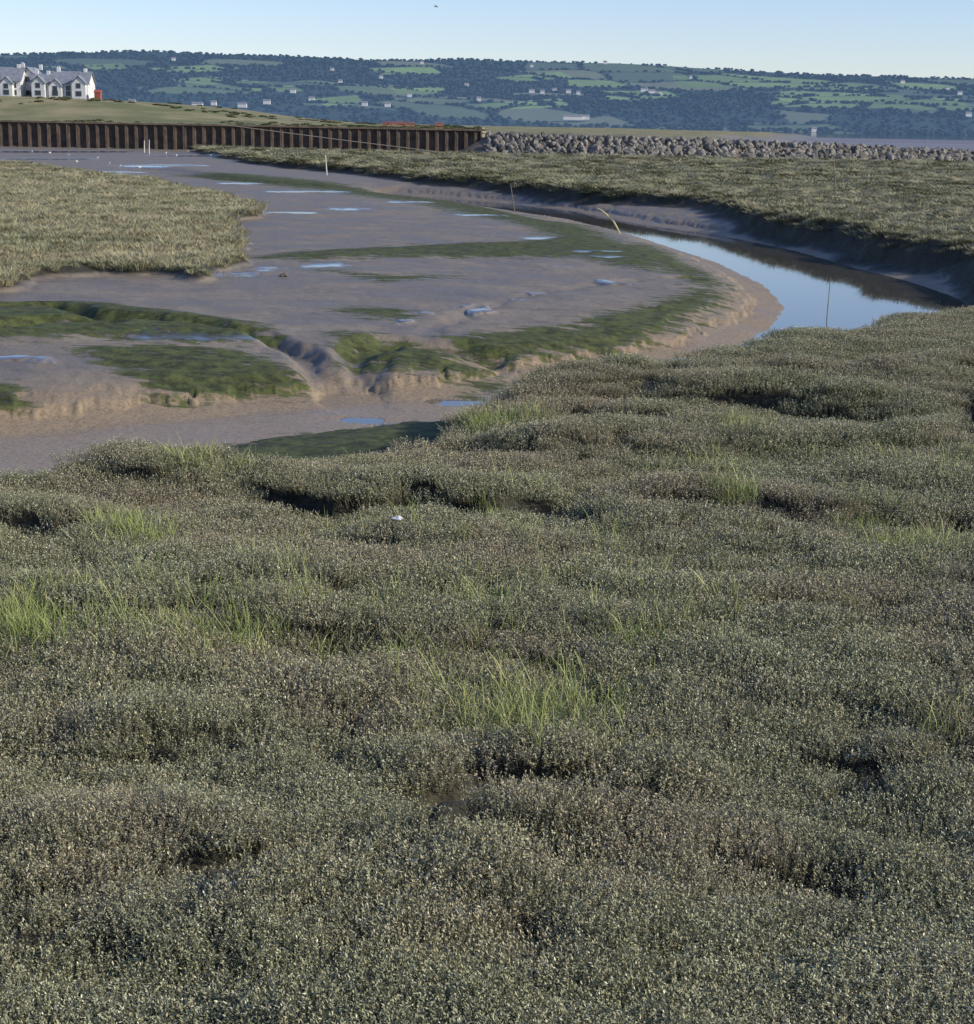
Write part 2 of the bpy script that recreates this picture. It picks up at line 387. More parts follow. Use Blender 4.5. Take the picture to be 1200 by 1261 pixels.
def purslane(name,mat,seed,rad=.30,ht=.24,ns=130,nl=10,ls=.024):
    r=np.random.default_rng(seed); V=[];Q=[];A=[]
    for i in range(ns):
        a=r.uniform(0,2*math.pi); q=rad*math.sqrt(r.uniform()); bx,by=q*math.cos(a),q*math.sin(a)
        hh=ht*(1-.28*(q/rad)**2)*r.uniform(.68,1.18); lx,ly=r.normal(0,.03)+bx*.15,r.normal(0,.03)+by*.15
        tone=r.uniform()
        k=len(V); V+= [(bx-.002,by,0),(bx+.002,by,0),(bx+lx+.001,by+ly,hh),(bx+lx-.001,by+ly,hh)]; Q.append((k,k+1,k+2,k+3)); A+=[.0]*4
        for j in range(nl):
            t=.45+.57*(j/(nl-1)); cx,cy,cz=bx+lx*t,by+ly*t,hh*t
            an=r.uniform(0,2*math.pi); el=r.uniform(.1,1.25); d=np.array([math.cos(an)*math.cos(el),math.sin(an)*math.cos(el),math.sin(el)])
            sd=np.cross(d,(0,0,1)); sd/=np.linalg.norm(sd)+1e-6; sd=sd*math.cos(.6)+np.cross(d,sd)*r.uniform(-.6,.6)
            L=ls*r.uniform(.7,1.3); W=L*.42; c=np.array([cx,cy,cz]); k=len(V)
            V+=[tuple(c),tuple(c+d*L*.5+sd*W*.5),tuple(c+d*L),tuple(c+d*L*.5-sd*W*.5)]; Q.append((k,k+1,k+2,k+3))
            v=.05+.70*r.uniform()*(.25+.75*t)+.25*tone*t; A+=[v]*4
    me=mkmesh(name,np.array(V),quads=Q); A=np.array(A); colattr(me,'v',np.stack([A,A,A,np.ones_like(A)],-1)); return proto(name,me,mat)
def grass(name,mat,seed,rad=.15,ht=.5,n=70,wd=.006,lean=.35):
    r=np.random.default_rng(seed); V=[];Q=[];A=[]
    for i in range(n):
        a=r.uniform(0,2*math.pi); q=rad*math.sqrt(r.uniform()); p=np.array([q*math.cos(a),q*math.sin(a),0])
        hh=ht*r.uniform(.4,1.15); a2=r.uniform(0,2*math.pi); ln=np.array([math.cos(a2),math.sin(a2),0])*hh*lean*r.uniform(.2,1.3)+p*.6
        sd=np.array([-math.sin(a+r.uniform(-1,1)),math.cos(a),0])*wd; v=r.uniform()
        k=len(V)
        for t,wf in ((0,1),(.4,1.0),(.75,.7),(1,.12)):
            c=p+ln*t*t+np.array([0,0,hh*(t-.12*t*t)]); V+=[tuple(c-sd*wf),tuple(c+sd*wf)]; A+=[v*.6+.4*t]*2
        for j in range(3): Q.append((k+2*j,k+2*j+1,k+2*j+3,k+2*j+2))
    me=mkmesh(name,np.array(V),quads=Q); A=np.array(A); colattr(me,'v',np.stack([A,A,A,np.ones_like(A)],-1)); return proto(name,me,mat)

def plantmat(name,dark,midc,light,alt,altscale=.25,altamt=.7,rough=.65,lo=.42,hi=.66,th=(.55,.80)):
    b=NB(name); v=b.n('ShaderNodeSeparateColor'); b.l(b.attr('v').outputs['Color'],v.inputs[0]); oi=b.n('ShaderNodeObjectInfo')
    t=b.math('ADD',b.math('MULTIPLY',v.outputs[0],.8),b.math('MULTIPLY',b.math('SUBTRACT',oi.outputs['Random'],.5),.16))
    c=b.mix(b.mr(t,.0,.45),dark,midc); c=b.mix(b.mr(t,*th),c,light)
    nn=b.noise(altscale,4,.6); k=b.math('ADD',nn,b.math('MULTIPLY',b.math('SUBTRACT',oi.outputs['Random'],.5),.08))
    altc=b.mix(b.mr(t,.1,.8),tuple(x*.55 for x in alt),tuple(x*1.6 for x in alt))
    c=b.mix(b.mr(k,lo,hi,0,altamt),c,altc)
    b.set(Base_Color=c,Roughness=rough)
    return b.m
MP=plantmat("purslane_leaf",(.115,.105,.058),(.365,.365,.205),(.80,.79,.58),(.36,.285,.195),.22,.55,lo=.42,hi=.64,th=(.56,.76))
MS=plantmat("marsh_grass_blade",(.09,.13,.03),(.27,.34,.09),(.50,.50,.22),(.42,.39,.18),.6,.5)
ML=plantmat("pale_marsh_leaf",(.12,.105,.055),(.35,.315,.185),(.54,.49,.33),(.22,.225,.125),.16,.85)
MRm=plantmat("far_marsh_leaf",(.11,.105,.055),(.28,.265,.155),(.45,.42,.28),(.20,.21,.11),.05,.75)

def polar(n,b0,b1,d0,d1,pw):
    u=rng.uniform(size=n); e=2-pw
    D=(d0**e+(d1**e-d0**e)*u)**(1/e)
    bb=np.radians(rng.uniform(b0,b1,n)); return D*np.sin(bb),D*np.cos(bb),D
def rots(n,tilt=.12): return np.stack([rng.normal(0,tilt,n),rng.normal(0,tilt,n),rng.uniform(0,2*math.pi,n)],-1)

# near marsh : sea purslane
x,y,D=polar(17500,-21,21,7.5,72,.8)
h,k=field(x,y); h2,_=field(x,y+.18); slope=np.abs(h2-h)/.18
keep=(k['F']>.75)&(k['dF']<-.1)
keep&=~((k['gf']>.20)&(rng.uniform(size=len(x))<np.where(D<20,.78,.90)))
keep&=~((slope>.6)&(rng.uniform(size=len(x))<.50))
x,y,D,h,gfk=x[keep],y[keep],D[keep],h[keep],k['gf'][keep]; n=len(x)
sc=(.78+.44*fbm(x/1.3,y/1.3,3,80))*rng.uniform(.85,1.15,n)*np.clip(.85+D/70,0.95,1.6)
S=np.stack([sc*1.05,sc*1.05,np.minimum(sc,1.1)*(.64+.62*fbm(x*.8,y*.8,2,81))*np.where(gfk>.2,.55,1)],-1)
pr=[purslane("sea_purslane_clump_%d"%i,MP,i+1) for i in range(5)]
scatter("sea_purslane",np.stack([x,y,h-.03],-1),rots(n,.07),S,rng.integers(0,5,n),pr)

# cord grass patches
gx=[];gy=[]
for (cx,cy,rx,ry,n) in [(640,880,130,50,85),(590,850,150,50,36),(280,785,110,30,75),(60,770,110,38,50),(20,760,40,30,30),(1150,675,80,20,60),(1070,635,60,20,30),
     (615,512,60,10,60),(915,530,40,12,36),(900,615,40,10,34),(160,660,70,20,44),(1190,580,50,20,26),(770,800,60,20,24),(880,560,90,14,26),(1140,900,40,25,8),(1100,560,40,20,18),(600,640,300,60,40),(500,760,400,60,54),(250,580,60,10,24),(900,720,250,60,30)]:
    for i in range(n):
        p=P(cx+rng.normal()*rx*.5,cy+rng.normal()*ry*.5,.1); gx.append(p[0]); gy.append(p[1])
gx=np.array(gx);gy=np.array(gy); gh,k=field(gx,gy); n=len(gx); sc=rng.uniform(.65,1.2,n)
pr=[grass("cord_grass_tuft_%d"%i,MS,i+20,rad=.22,ht=.50,n=22,wd=.0036,lean=.5) for i in range(5)]
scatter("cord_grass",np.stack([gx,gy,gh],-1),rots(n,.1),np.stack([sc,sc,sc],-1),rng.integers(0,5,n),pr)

# left marsh
x,y,D=polar(30000,-21,-4,55,330,1.3); h,k=field(x,y); keep=k['L']>.6; x,y,D,h=x[keep],y[keep],D[keep],h[keep]; n=len(x)
sc=np.clip(D/85,.8,3)*rng.uniform(.6,1.35,n)*(.45+1.1*fbm(x/2,y/3,3,90))
pr=[grass("marsh_tussock_%d"%i,ML,i+40,rad=.36,ht=.32,n=100,wd=.012,lean=.6) for i in range(4)]
scatter("left_bank_marsh_grass",np.stack([x,y,h-.04],-1),rots(n,.1),np.stack([sc,sc,np.clip(sc,.4,1.4)],-1),rng.integers(0,4,n),pr)
# right marsh
x,y,D=polar(30000,-12,22,70,345,1.3); h,k=field(x,y); keep=(k['R']>.5)&(k['core']<=0); x,y,D,h=x[keep],y[keep],D[keep],h[keep]; n=len(x)
sc=np.clip(D/80,.9,3.4)*rng.uniform(.7,1.3,n)*(.6+.8*fbm(x/3,y/4,3,91))
pr=[grass("marsh_sward_%d"%i,MRm,i+50,rad=.42,ht=.28,n=100,wd=.016,lean=.6) for i in range(4)]
scatter("far_bank_marsh_grass",np.stack([x,y,h-.05],-1),rots(n,.1),np.stack([sc,sc,np.clip(sc*.8,.5,1.2)],-1),rng.integers(0,4,n),pr)

# ------------------------------------------------------------------ small mesh builders
def bm_box(bm,c,s,rz=0):
    r=bmesh.ops.create_cube(bm,size=1)
    bmesh.ops.scale(bm,vec=s,verts=r['verts']); bmesh.ops.rotate(bm,cent=(0,0,0),matrix=Matrix.Rotation(rz,3,'Z'),verts=r['verts']); bmesh.ops.translate(bm,vec=c,verts=r['verts']); return r['verts']
def bm_obj(name,bm,mat,parent=None,loc=None,smooth=False):
    me=bpy.data.meshes.new(name); bm.to_mesh(me); bm.free(); o=addobj(name,me,mat,parent,smooth)
    if loc: o.location=loc
    return o
def tube(bm,pts,rad,seg=7):
    rings=[]
    for i,p in enumerate(pts):
        p=Vector(p); a=Vector(pts[max(0,i-1)]); c=Vector(pts[min(len(pts)-1,i+1)]); d=(c-a).normalized(); s1=d.orthogonal().normalized(); s2=d.cross(s1)
        rr=rad[i] if isinstance(rad,(list,tuple)) else rad
        rings.append([bm.verts.new(p+(s1*math.cos(2*math.pi*j/seg)+s2*math.sin(2*math.pi*j/seg))*rr) for j in range(seg)])
    for i in range(len(rings)-1):
        for j in range(seg):
            bm.faces.new((rings[i][j],rings[i][(j+1)%seg],rings[i+1][(j+1)%seg],rings[i+1][j]))
    bm.faces.new(rings[0][::-1]); bm.faces.new(rings[-1])

# ------------------------------------------------------------------ sheet pile wall
rust=simple("rusty_steel",(.035,.025,.020),(.085,.060,.042),.8,.8)
rustl=simple("weathered_cap",(.10,.07,.05),(.20,.15,.11),.6,.8)
per=2.05; prof=[(0,0),(.62,0),(.80,-.35),(1.42,-.35),(1.60,0)]
xs=[];ys=[]; x0=WALLX1
while x0>-230:
    for a,bb in prof: xs.append(x0-a*per/2.05); ys.append(WALLY+bb)
    x0-=per
nx=len(xs); zt=[-2.6,-.2,.6,4.15]
V=[]
for zi in zt:
    for i in range(nx): V.append((xs[i],ys[i],zi))
me=mkmesh("piling",np.array(V),quads=gridq(len(zt),nx))
par=bpy.data.objects.new("sheet_pile_wall",None); scene.collection.objects.link(par)
addobj("piling",me,rust,par)
bm=bmesh.new(); bm_box(bm,((WALLX1-230)/2,WALLY-.1,4.33),(WALLX1+230,1.05,.34)); bm_box(bm,(WALLX1+.15,WALLY+2,1.2),(.3,5,6.4)); bm_obj("capping_beam",bm,rustl,par)
bm=bmesh.new(); x0=WALLX1-.31; rr_=random.Random(12)
while x0>-230:
    bm_box(bm,(x0-.9+rr_.uniform(-.06,.06),WALLY-.42,1.3-rr_.uniform(0,.12)),(rr_.uniform(.14,.22),.10,5.5)); x0-=per
bm_obj("pile_flanges",bm,simple("flange_rust",(.07,.05,.036),(.18,.125,.085),.5,.8),par)
bm=bmesh.new(); a=AT(272,153,351.0); c=AT(590,193,346.0); tube(bm,[a,((a[0]+c[0])/2,(a[1]+c[1])/2,(a[2]+c[2])/2-.1),c],.07)
bm_obj("mooring_rope",bm,simple("rope",(.25,.22,.16),(.32,.28,.22),2))

# ------------------------------------------------------------------ riprap
MRk=NB("riprap_stone"); oi=MRk.n('ShaderNodeObjectInfo'); cc=MRk.mix(oi.outputs['Random'],(.085,.08,.07),(.28,.26,.225)); cc=MRk.mix(MRk.mr(MRk.noise(1.5,5),.4,.7,0,.5),cc,(.07,.065,.055)); MRk.set(Base_Color=cc,Roughness=.85)
rp=[]
for i in range(5):
    bm=bmesh.new(); bmesh.ops.create_icosphere(bm,subdivisions=2,radius=.5); r=random.Random(i)
    pl=[(Vector((r.uniform(-1,1),r.uniform(-1,1),r.uniform(-1,1))).normalized(),r.uniform(.26,.4)) for _ in range(9)]
    for v in bm.verts:
        for nn_,dd in pl:
            t=v.co.dot(nn_)
            if t>dd: v.co-=nn_*(t-dd)
        v.co.x*=1.3
    me=bpy.data.meshes.new("boulder_%d"%i); bm.to_mesh(me); bm.free(); rp.append(proto("boulder_%d"%i,me,MRk.m))
pts=[]
bwl=np.array(BW); seg=np.hypot(*(bwl[1:]-bwl[:-1]).T); cum=np.concatenate([[0],np.cumsum(seg)])
for i in range(2300):
    t=random.uniform(0.01,cum[-1]); j=max(min(len(seg)-1,int(np.searchsorted(cum,t)-1)),0); f=(t-cum[j])/seg[j]
    p=bwl[j]+(bwl[j+1]-bwl[j])*f; nrm=np.array([bwl[j+1][1]-bwl[j][1],-(bwl[j+1][0]-bwl[j][0])])/seg[j]
    o=random.uniform(-2,7.5); q=p+nrm*o; cz=np.interp(q[0],[b_[0] for b_ in BW],BWZ)
    core=max(0,min(1,1-(abs(o)-1)/6.5)); z=-.9+(cz-.5+.9)*core
    pts.append((q[0],q[1],z+random.uniform(0,.45)))
pts=np.array(pts); n=len(pts); sc=rng.uniform(.7,2.0,n)
scatter("rock_breakwater",pts,rng.uniform(0,6.28,(n,3)),np.stack([sc,sc,sc*.85],-1),rng.integers(0,5,n),rp)

# ------------------------------------------------------------------ hills
skx=[-400,0,60,110,180,240,300,380,450,520,560,640,700,760,820,860,900,1000,1080,1200,1500]
sky_=[70,68,66,65,63,66,68,70,74,75,73,76,77,78,81,84,86,92,94,97,104]
sb=[];st_=[]
for a,c in zip(skx,sky_):
    d=ray(a,c); sb.append(math.atan2(d[0],d[1])); st_.append(d[2]/math.hypot(d[0],d[1]))
nb_=1700; nr=170
hb=np.radians(np.linspace(-34,34,nb_)); ht=np.linspace(0,1.12,nr); D0,D1=3300.0,5200.0
def hillz(bb,t):
    D=D0+(D1-D0)*t; rt=np.interp(bb,sb,st_); ridge=6+rt*D1
    X=D*np.sin(bb);Y=D*np.cos(bb)
    base=fbm(X/900,Y/900,3,100)
    sh=np.clip(t,0,1)
    f=.10*ss(0,.12,sh)+.90*(sh**(1.15))
    f=f+ (base-.5)*.42*np.sin(np.clip(sh,0,1)*math.pi)+(fbm(X/260,Y/260,3,101)-.5)*.10*np.sin(np.clip(sh,0,1)*math.pi)
    z=-3+(ridge+3)*np.clip(f,0,1.2)*(1-.35*ss(1.0,1.12,t))
    return X,Y,z
BB,TT=np.meshgrid(hb,ht); HX,HY,HZ=hillz(BB,TT); HX,HY,HZ=HX.ravel(),HY.ravel(),HZ.ravel()
def inpoly(px,py,poly):
    return segd(px,py,poly,True,2)[1]
BR=[[(828,93),(900,92),(1000,97),(1085,108),(1050,112),(940,107),(835,108)],[(962,110),(1180,121),(1200,136),(1060,133),(948,131)],[(170,84),(280,79),(300,86),(220,90)],
 [(605,96),(690,88),(705,95),(640,101)],[(590,128),(690,121),(705,131),(600,136)],[(380,122),(440,117),(450,128),(400,130)],[(200,99),(260,94),(330,101),(250,104)],[(700,98),(790,100),(760,108),(700,106)],[(100,80),(150,78),(160,86),(110,86)],
 [(740,112),(820,112),(840,120),(750,124)],[(300,108),(360,105),(375,112),(310,115)],[(450,84),(530,82),(545,90),(470,92)],[(480,108),(545,106),(550,114),(490,116)],[(1090,100),(1160,104),(1200,110),(1120,110)]]
DK=[[(860,118),(940,122),(975,152),(800,150),(820,128)],[(1040,136),(1200,141),(1200,162),(1040,156)],[(560,100),(600,100),(640,120),(560,118)],[(0,80),(90,85),(90,120),(0,120)]]
def fields(X,Y,Z):
    wx=(X+.25*Y)/230+.5*fbm(X/300,Y/300,2,110); wy=Y/230+.6*fbm(X/260,Y/260,2,111)
    ix=np.floor(wx);iy=np.floor(wy); d1=np.full(X.shape,9.);d2=np.full(X.shape,9.);idv=np.zeros(X.shape)
    for a in(-1,0,1):
        for c in(-1,0,1):
            jx=ix+a;jy=iy+c; qx=jx+.15+.7*_h(jx,jy,120); qy=jy+.15+.7*_h(jx,jy,121); d=np.hypot(wx-qx,wy-qy); hh=_h(jx,jy,122)
            nw=d<d1; d2=np.where(nw,d1,np.minimum(d2,d)); idv=np.where(nw,hh,idv); d1=np.where(nw,d,d1)
    hedge=(d2-d1)<.065
    px,py=proj(X,Y,Z)
    wp=.58+.7*(fbm(X/600,Y/600,3,130)-.5)*2+.12*ss(600,100,px)
    wood=idv<wp
    br=np.zeros(X.shape,bool);dk=br.copy()
    for p in BR: br|=inpoly(px,py,p)
    for p in DK: dk|=inpoly(px,py,p)
    wood=(wood|dk)&~br
    return idv,hedge,wood,br,px,py
idv,hedge,wood,br,px_,py_=fields(HX,HY,HZ)
C=np.zeros((len(HX),4)); C[:,3]=1
tones=np.array([(.085,.115,.058),(.105,.135,.062),(.140,.148,.08),(.075,.10,.06),(.12,.135,.08)])
C[:,:3]=tones[(np.floor(idv*97)%5).astype(int)]
C[br,:3]=np.array((.150,.215,.070))*(0.85+.3*((np.floor(idv[br]*31)%3)/2))[:,None]
C[wood,:3]=(.022,.036,.028); C[hedge&~wood,:3]=(.032,.05,.034)
me=mkmesh("distant_hills",np.stack([HX,HY,HZ],-1),quads=gridq(nr,nb_)[:,::-1]); colattr(me,'fc',C)
HAZE_GLOW=(.27,.47,.88)   # hazy distant air painted on: uniform bluish glow in hill and tree materials
def haze_glow(b,k):
    b.set(Emission_Color=HAZE_GLOW); b.b.inputs['Emission Strength'].default_value=k; b.b.inputs['Specular IOR Level'].default_value=0
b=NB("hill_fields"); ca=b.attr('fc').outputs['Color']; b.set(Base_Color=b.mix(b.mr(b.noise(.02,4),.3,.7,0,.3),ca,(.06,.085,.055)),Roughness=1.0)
haze_glow(b,.195)  # hill surface glows evenly to imitate hazy air
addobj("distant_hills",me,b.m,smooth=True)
b=NB("hazy_tree_foliage"); oi=b.n('ShaderNodeObjectInfo'); b.set(Base_Color=b.mix(oi.outputs['Random'],(.018,.028,.022),(.042,.058,.036)),Roughness=1.0); haze_glow(b,.175)  # foliage also glows faintly, hazy air put into the material
tp=[]
for i in range(4):
    r=np.random.default_rng(i+300); V=[];Q=[]
    for j in range(60):
        d=r.normal(size=3); d/=np.linalg.norm(d); c=d*r.uniform(.45,1)*np.array([5,5,3.6])+np.array([0,0,5.2]); s1=r.normal(size=3); s1/=np.linalg.norm(s1); s2=np.cross(s1,d); s2/=np.linalg.norm(s2)+1e-6
        s1=np.cross(d,s2); k=len(V); z=r.uniform(1.3,2.2)
        V+=[tuple(c-s1*z),tuple(c+s2*z),tuple(c+s1*z),tuple(c-s2*z)]; Q.append((k,k+1,k+2,k+3))
    k=len(V); V+=[(-.4,0,0),(.4,0,0),(.3,0,6),(-.3,0,6)]; Q.append((k,k+1,k+2,k+3))
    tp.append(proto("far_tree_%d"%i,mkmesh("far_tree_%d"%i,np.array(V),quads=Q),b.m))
n=60000; bb=np.radians(rng.uniform(-22,22,n)); tt=rng.uniform(0.0,1.03,n); tx,ty,tz=hillz(bb,tt)
idv,hedge,wood,br,_,_=fields(tx,ty,tz)
u=rng.uniform(size=n); clus=fbm(tx/90,ty/90,2,150); keep=(wood&(u<.24))|(hedge&(u<.6))|((tt>.99)&(u<.5)&(clus>.5))|((tt<.03)&(u<.6))
tx,ty,tz=tx[keep],ty[keep],tz[keep]; n=len(tx); sc=rng.uniform(.45,1.1,n)
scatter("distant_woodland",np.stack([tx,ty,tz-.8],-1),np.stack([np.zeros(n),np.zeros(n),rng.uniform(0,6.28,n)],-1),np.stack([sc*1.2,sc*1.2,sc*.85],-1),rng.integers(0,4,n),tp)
white=simple("white_render",(.55,.56,.56),(.70,.70,.69),.5,.8); slate=simple("slate_roof",(.17,.19,.22),(.25,.27,.31),1.2,.6)
glass=NB("window_glass").set(Base_Color=(.03,.04,.05),Roughness=.15)
def gable(bm,cx,cy,z0,z1,wx,dy,ov=0.0,axis='x'):
    hx,hy=wx/2+ov,dy/2+ov
    if axis=='x': co_=[(-hx,-hy,z0),(hx,-hy,z0),(hx,hy,z0),(-hx,hy,z0),(-hx,0,z1),(hx,0,z1)]; fs=[(0,1,5,4),(2,3,4,5),(0,4,3),(1,2,5),(3,2,1,0)]
    else: co_=[(-hx,-hy,z0),(hx,-hy,z0),(hx,hy,z0),(-hx,hy,z0),(0,-hy,z1),(0,hy,z1)]; fs=[(1,2,5,4),(3,0,4,5),(0,1,4),(2,3,5),(3,2,1,0)]
    vs=[bm.verts.new((cx+a,cy+c,d)) for a,c,d in co_]
    for f in fs: bm.faces.new([vs[i] for i in f])
def hillhouse(lst):
    par=bpy.data.objects.new("hillside_village",None); scene.collection.objects.link(par)
    bw=bmesh.new(); br_=bmesh.new()
    for (hx_,hy_,s_) in lst:
        d=ray(hx_,hy_); bbb=math.atan2(d[0],d[1]); tz_=d[2]/math.hypot(d[0],d[1])
        ts=np.linspace(0,1,300); X,Y,Z=hillz(np.full(300,bbb),ts); el=(Z-6)/np.hypot(X,Y); i=int(np.argmax(el>tz_)) if (el>tz_).any() else 0
        x,y,z=X[i],Y[i],Z[i]; bm_box(bw,(x,y-14,z+3.2+2),(12*s_,8,7)); gable(br_,x,y-14,z+8.7,z+12,12*s_,8,.5)
    bm_obj("cottage_walls",bw,white,par); bm_obj("cottage_roofs",br_,slate,par)
hillhouse([(655,116,1.2),(668,117,.9),(683,114,1),(700,116,1),(793,114,1.6),(802,116,1.4),(812,118,1),(712,118,.8),(362,116,1),(385,126,1),(330,130,1.2),(245,133,1.8),(300,134,1.5),(265,131,.9),(450,132,1),(478,133,1),(505,121,.8),(520,80,.8),
 (705,149,3.2),(720,149,1.5),(1110,104,1),(1005,90,.8),(215,76,.8),(410,89,.8),(655,84,.8),(745,80,.9),(1180,118,1),(1165,112,.8),(850,98,.7),(575,108,.9),(590,126,.8),(165,130,1.2),(1190,145,1),(420,104,.8),(470,98,.8)])

# ------------------------------------------------------------------ houses at the left
redm=simple("red_brick",(.30,.07,.05),(.38,.10,.07),3,.8)
def house(px,D,zb,wdt,dep,eave,ridge,gabs,axis='x'):
    par=bpy.data.objects.new("white_house",None); scene.collection.objects.link(par)
    x,_,_=AT(px,122,D); par.location=(x,D*0.965,zb)
    bm=bmesh.new(); bm_box(bm,(0,0,eave/2-1),(wdt,dep,eave+2)); gable(bm,0,0,eave,ridge-.25,wdt-.1,dep-.1,0,axis)
    for gx_,gw,ge in gabs:
        bm_box(bm,(gx_,-dep/2-.9,ge/2-1),(gw,1.8,ge+2)); gable(bm,gx_,-dep/2+.3,ge,ge+gw*.5,gw-.05,4.2-.05,0,'y')
    bm_obj("walls",bm,white,par)
    bm=bmesh.new()
    def slab(p):
        vs=[bm.verts.new(q) for q in p]; f=bm.faces.new(vs); r=bmesh.ops.extrude_face_region(bm,geom=[f]); bmesh.ops.translate(bm,vec=(0,0,.16),verts=[v for v in r['geom'] if isinstance(v,bmesh.types.BMVert)])
    hx=wdt/2+.4; hy=dep/2+.4; zz=eave-.15
    if axis=='x':
        slab([(-hx,-hy,zz),(hx,-hy,zz),(hx,0,ridge),(-hx,0,ridge)]); slab([(-hx,0,ridge),(hx,0,ridge),(hx,hy,zz),(-hx,hy,zz)])
    else:
        slab([(-hx,-hy,zz),(0,-hy,ridge),(0,hy,ridge),(-hx,hy,zz)]); slab([(0,-hy,ridge),(hx,-hy,zz),(hx,hy,zz),(0,hy,ridge)])
    for gx_,gw,ge in gabs:
        a=gw/2+.3; top=ge+gw*.5+.2; y0=-dep/2-2.05; y1=-dep/2+2.6
        slab([(gx_-a,y0,ge-.1),(gx_,y0,top),(gx_,y1,top),(gx_-a,y1,ge-.1)]); slab([(gx_,y0,top),(gx_+a,y0,ge-.1),(gx_+a,y1,ge-.1),(gx_,y1,top)])
    bm_obj("roof",bm,slate,par)
    bw=bmesh.new(); bf=bmesh.new()
    def win(wx,wy,wz,a=1.1,c=1.2):
        bm_box(bf,(wx,wy-.02,wz),(a+.2,.08,c+.2)); bm_box(bw,(wx,wy-.05,wz),(a,.08,c))
    for wx in (-wdt*.33,0,wdt*.33):
        if any(abs(wx-g[0])<g[1]/2 for g in gabs): continue
        win(wx,-dep/2,1.5)
        if axis=='x': win(wx,-dep/2,eave-1.1)
    for g in gabs: win(g[0],-dep/2-1.8,1.5,1.4); win(g[0],-dep/2-1.8,g[2]-.5)
    if axis=='y': win(0,-dep/2,eave+.6); win(-1.6,-dep/2,eave-1.2); win(1.6,-dep/2,eave-1.2)
    bm_obj("window_frames",bf,simple("frame_grey",(.3,.32,.34),(.36,.38,.4)),par); bm_obj("windows",bw,glass,par)
    bm=bmesh.new(); bm_box(bm,(wdt*.16,-dep/2-.04,.9),(.95,.1,2.1)); bm_obj("door",bm,simple("door_paint",(.08,.05,.04),(.1,.07,.05)),par)
    bm=bmesh.new(); bm_box(bm,(-wdt*.32,0,ridge+.3),(.9,.7,1.6)); bm_box(bm,(wdt*.36,0,ridge+.2),(.8,.7,1.4))
    for q in (-.2,.2): bm_box(bm,(-wdt*.32+q,0,ridge+1.25),(.2,.2,.35))
    bm_obj("chimneys",bm,white,par)
    return par
house(6,462,9.8,9.5,8,4.4,7.9,[(1.5,3.2,3.6)])
house(40,468,9.8,7.0,9,4.4,8.1,[],'y')
house(54,462,9.8,4.5,6,4.0,6.4,[(0,3.4,3.9)])
house(92,464,9.8,10.5,8,4.0,7.2,[(3.2,3.6,4.0),(-3.0,3.4,3.2)])
bm=bmesh.new(); a=AT(121,118,455); bm_box(bm,(a[0],a[1],10.6),(1.6,1.6,2.2)); gable(bm,a[0],a[1],11.7,12.4,1.7,1.7,.1); bm_obj("red_brick_shed",bm,redm)
bm=bmesh.new()
for i in range(26):
    x=-150+i*1.9; bm_box(bm,(x,436,9.5),(.12,.12,1.6))
bm_box(bm,(-126,436.1,9.9),(48,.05,.1)); bm_box(bm,(-126,436.1,9.3),(48,.05,.1)); bm_obj("garden_fence",bm,simple("fence_wood",(.25,.2,.15),(.35,.3,.24)))
bm=bmesh.new(); bm_box(bm,(-128,446,9.6),(44,.3,1.5)); bm_obj("garden_wall",bm,white)
bm=bmesh.new()
for pxs in ((472,510,150),(536,546,153)):
    n_=8 if pxs[1]-pxs[0]>20 else 3
    for i in range(n_):
        a=AT(pxs[0]+(pxs[1]-pxs[0])*i/(n_-1),pxs[2],372); bm_box(bm,(a[0],a[1],5.0),(.10,.10,1.6))
    a=AT(pxs[0],pxs[2],372);c=AT(pxs[1],pxs[2],372)
    for z in (5.0,5.3,5.65): bm_box(bm,((a[0]+c[0])/2,a[1]-.08,z),(c[0]-a[0],.05,.12))
bm_obj("orange_safety_barrier",bm,simple("orange_plastic",(.42,.09,.045),(.52,.12,.06)))
ms=plantmat("shrub_leaf",(.03,.045,.02),(.08,.11,.04),(.15,.18,.07),(.20,.17,.08),.03,.5)
sp_=[]
for i in range(3):
    r=np.random.default_rng(i+500); V=[];Q=[];A=[]
    for j in range(260):
        d=r.normal(size=3); d/=np.linalg.norm(d); d[2]=abs(d[2]); c=d*r.uniform(.5,1)*np.array([1.2,1.2,1.0]); s1=r.normal(size=3)*.13; s2=r.normal(size=3)*.13; k=len(V)
        V+=[tuple(c-s1),tuple(c+s2),tuple(c+s1),tuple(c-s2)]; Q.append((k,k+1,k+2,k+3)); A+=[r.uniform()]*4
    me=mkmesh("shrub_%d"%i,np.array(V),quads=Q); A=np.array(A); colattr(me,'v',np.stack([A,A,A,np.ones_like(A)],-1)); sp_.append(proto("shrub_%d"%i,me,ms))
x=rng.uniform(-230,-3,1500); y=WALLY+8+rng.gamma(1.6,45,1500); h,k=field(x,y); keep=(fbm(x/18,y/18,3,140)>.52)&(y<600); x,y,h=x[keep],y[keep],h[keep]; n=len(x); sc=rng.uniform(.3,.9,n)
scatter("dune_scrub",np.stack([x,y,h],-1),rots(n,.05),np.stack([sc*1.3,sc*1.3,sc*.5],-1),rng.integers(0,3,n),sp_)

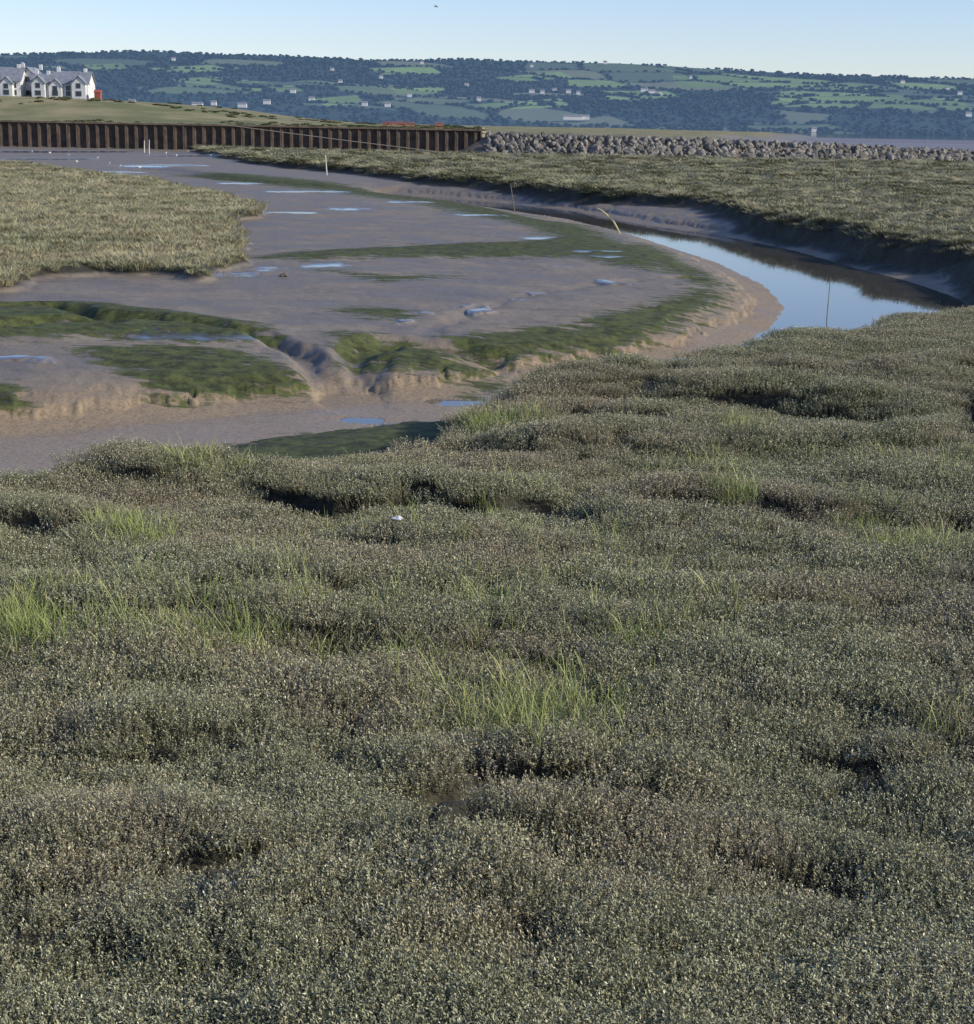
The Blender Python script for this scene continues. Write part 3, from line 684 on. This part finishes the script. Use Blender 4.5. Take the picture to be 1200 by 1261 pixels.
# ------------------------------------------------------------------ posts
wood_=simple("weathered_wood",(.12,.10,.08),(.22,.19,.15),6,.85); palew=simple("pale_post",(.5,.5,.46),(.65,.64,.6),5,.8); cane=simple("pale_cane",(.42,.38,.20),(.55,.48,.28),6,.7)
def zat(x,y): return float(field(np.array([x]),np.array([y]))[0][0])
def post(name,px,py,z0,top_px,top_py,r,mat,bend=0):
    x,y=P(px,py,z0); zb=zat(x,y); D=math.hypot(x,y); t=AT(top_px,top_py,D)
    pts=[]
    for i in range(9):
        f=i/8; pts.append((x+(t[0]-x)*f+bend*math.sin(f*math.pi),y+(t[1]-y)*f,(zb-.3)+(t[2]-zb+.3)*f))
    bm=bmesh.new(); tube(bm,pts,[r*(1-.35*i/8) for i in range(9)]); return bm_obj(name,bm,mat)
post("marker_post",1018,390,-2,1023,342,.025,wood_)
post("marker_post",1030,242,-.1,1027,198,.07,wood_)
post("marker_post",635,251,-1.2,629,226,.05,wood_)
post("mooring_post",403,216,-.9,401,191,.09,palew)
post("mooring_post",178,188,-.9,178,173,.12,palew); post("mooring_post",184,190,-.9,184,172,.10,palew)
post("marker_post",113,150,4.2,112,138,.12,wood_)
x,y=P(764,291,-1.6); D=math.hypot(x,y); bm=bmesh.new(); pp=[]
for (a,c) in [(766,293),(762,284),(756,273),(748,265),(741,259),(735,256)]: pp.append(AT(a,c,D))
tube(bm,pp,[.05,.06,.07,.07,.055,.02]); bm_obj("bent_pole",bm,cane)
x,y=P(350,342,-.9)
bm=bmesh.new(); bmesh.ops.create_icosphere(bm,subdivisions=3,radius=.22)
for v in bm.verts:
    v.co.z*=.45; v.co*=1+.25*math.sin(v.co.x*17+1)*math.cos(v.co.y*13)
bm_obj("boulder",bm,simple("dark_stone",(.06,.06,.06),(.12,.11,.10),5),loc=(x,y,zat(x,y)+.05))
x,y=P(490,651,.2); bm=bmesh.new(); bmesh.ops.create_icosphere(bm,subdivisions=3,radius=.06); r=random.Random(3)
for v in bm.verts:
    n_=math.sin(v.co.x*70)+math.sin(v.co.y*90+1)+math.sin(v.co.z*80+2); v.co*=1+.18*n_; v.co.z*=.45; v.co.x*=1.2
bm_obj("plastic_bag_litter",bm,simple("white_plastic",(.6,.62,.64),(.7,.7,.7),20,.4),loc=(x,y,zat(x,y)+.24))

# ------------------------------------------------------------------ gulls
gw=simple("gull_plumage",(.70,.70,.70),(.78,.78,.78),8,.7); gd=simple("gull_flight_feathers",(.10,.11,.13),(.2,.21,.24),8,.7)
def gull_stand():
    bm=bmesh.new(); tube(bm,[(-.30,0,.20),(-.18,0,.23),(0,0,.25),(.12,0,.27),(.17,0,.33),(.19,0,.38),(.235,0,.39),(.27,0,.385)],[.01,.05,.085,.075,.045,.045,.035,.008],10)
    tube(bm,[(.0,.03,0),(.0,.03,.2)],.008,5); tube(bm,[(.0,-.03,0),(.0,-.03,.2)],.008,5)
    tube(bm,[(.27,0,.385),(.32,0,.375)],[.012,.004],5)
    me=bpy.data.meshes.new("gull"); bm.to_mesh(me); bm.free(); me.materials.append(gw); return me
gm=gull_stand()
for (a,c) in [(62,190),(85,193),(120,196),(135,203),(148,207),(205,190),(218,193),(232,188),(260,193),(281,191),(300,188),(322,190),(95,201),(172,208),(330,193),(40,188)]:
    x,y=P(a,c,-.9); o=bpy.data.objects.new("gull",gm); scene.collection.objects.link(o); o.location=(x,y,zat(x,y)); o.rotation_euler[2]=random.uniform(0,6.28)
def gull_fly(px,py,D,mat,rz):
    bm=bmesh.new(); tube(bm,[(-.28,0,-.02),(-.15,0,0),(0,0,0),(.14,0,.01),(.2,0,.03),(.26,0,.02),(.31,0,.01)],[.03,.05,.075,.065,.045,.035,.006],8)
    for sgn in (1,-1):
        prof=[(0,.05,.12,-.10),(.25,.14,.14,-.08),(.45,.12,.08,-.07),(.68,.02,-.10,-.16)]
        lead=[];trail=[]
        for yy,zz,xl,xt in prof: lead.append(bm.verts.new((xl,sgn*yy,zz))); trail.append(bm.verts.new((xt,sgn*yy,zz-.01)))
        for i in range(3): bm.faces.new((lead[i],lead[i+1],trail[i+1],trail[i]))
    v=[bm.verts.new(q) for q in ((-.25,.03,-.01),(-.25,-.03,-.01),(-.40,-.08,-.02),(-.40,.08,-.02))]; bm.faces.new(v)
    o=bm_obj("flying_gull",bm,mat); o.location=AT(px,py,D); o.rotation_euler=(.35,.1,rz)
gull_fly(537,8,230,gd,.6); gull_fly(518,50,420,gw,1.0)
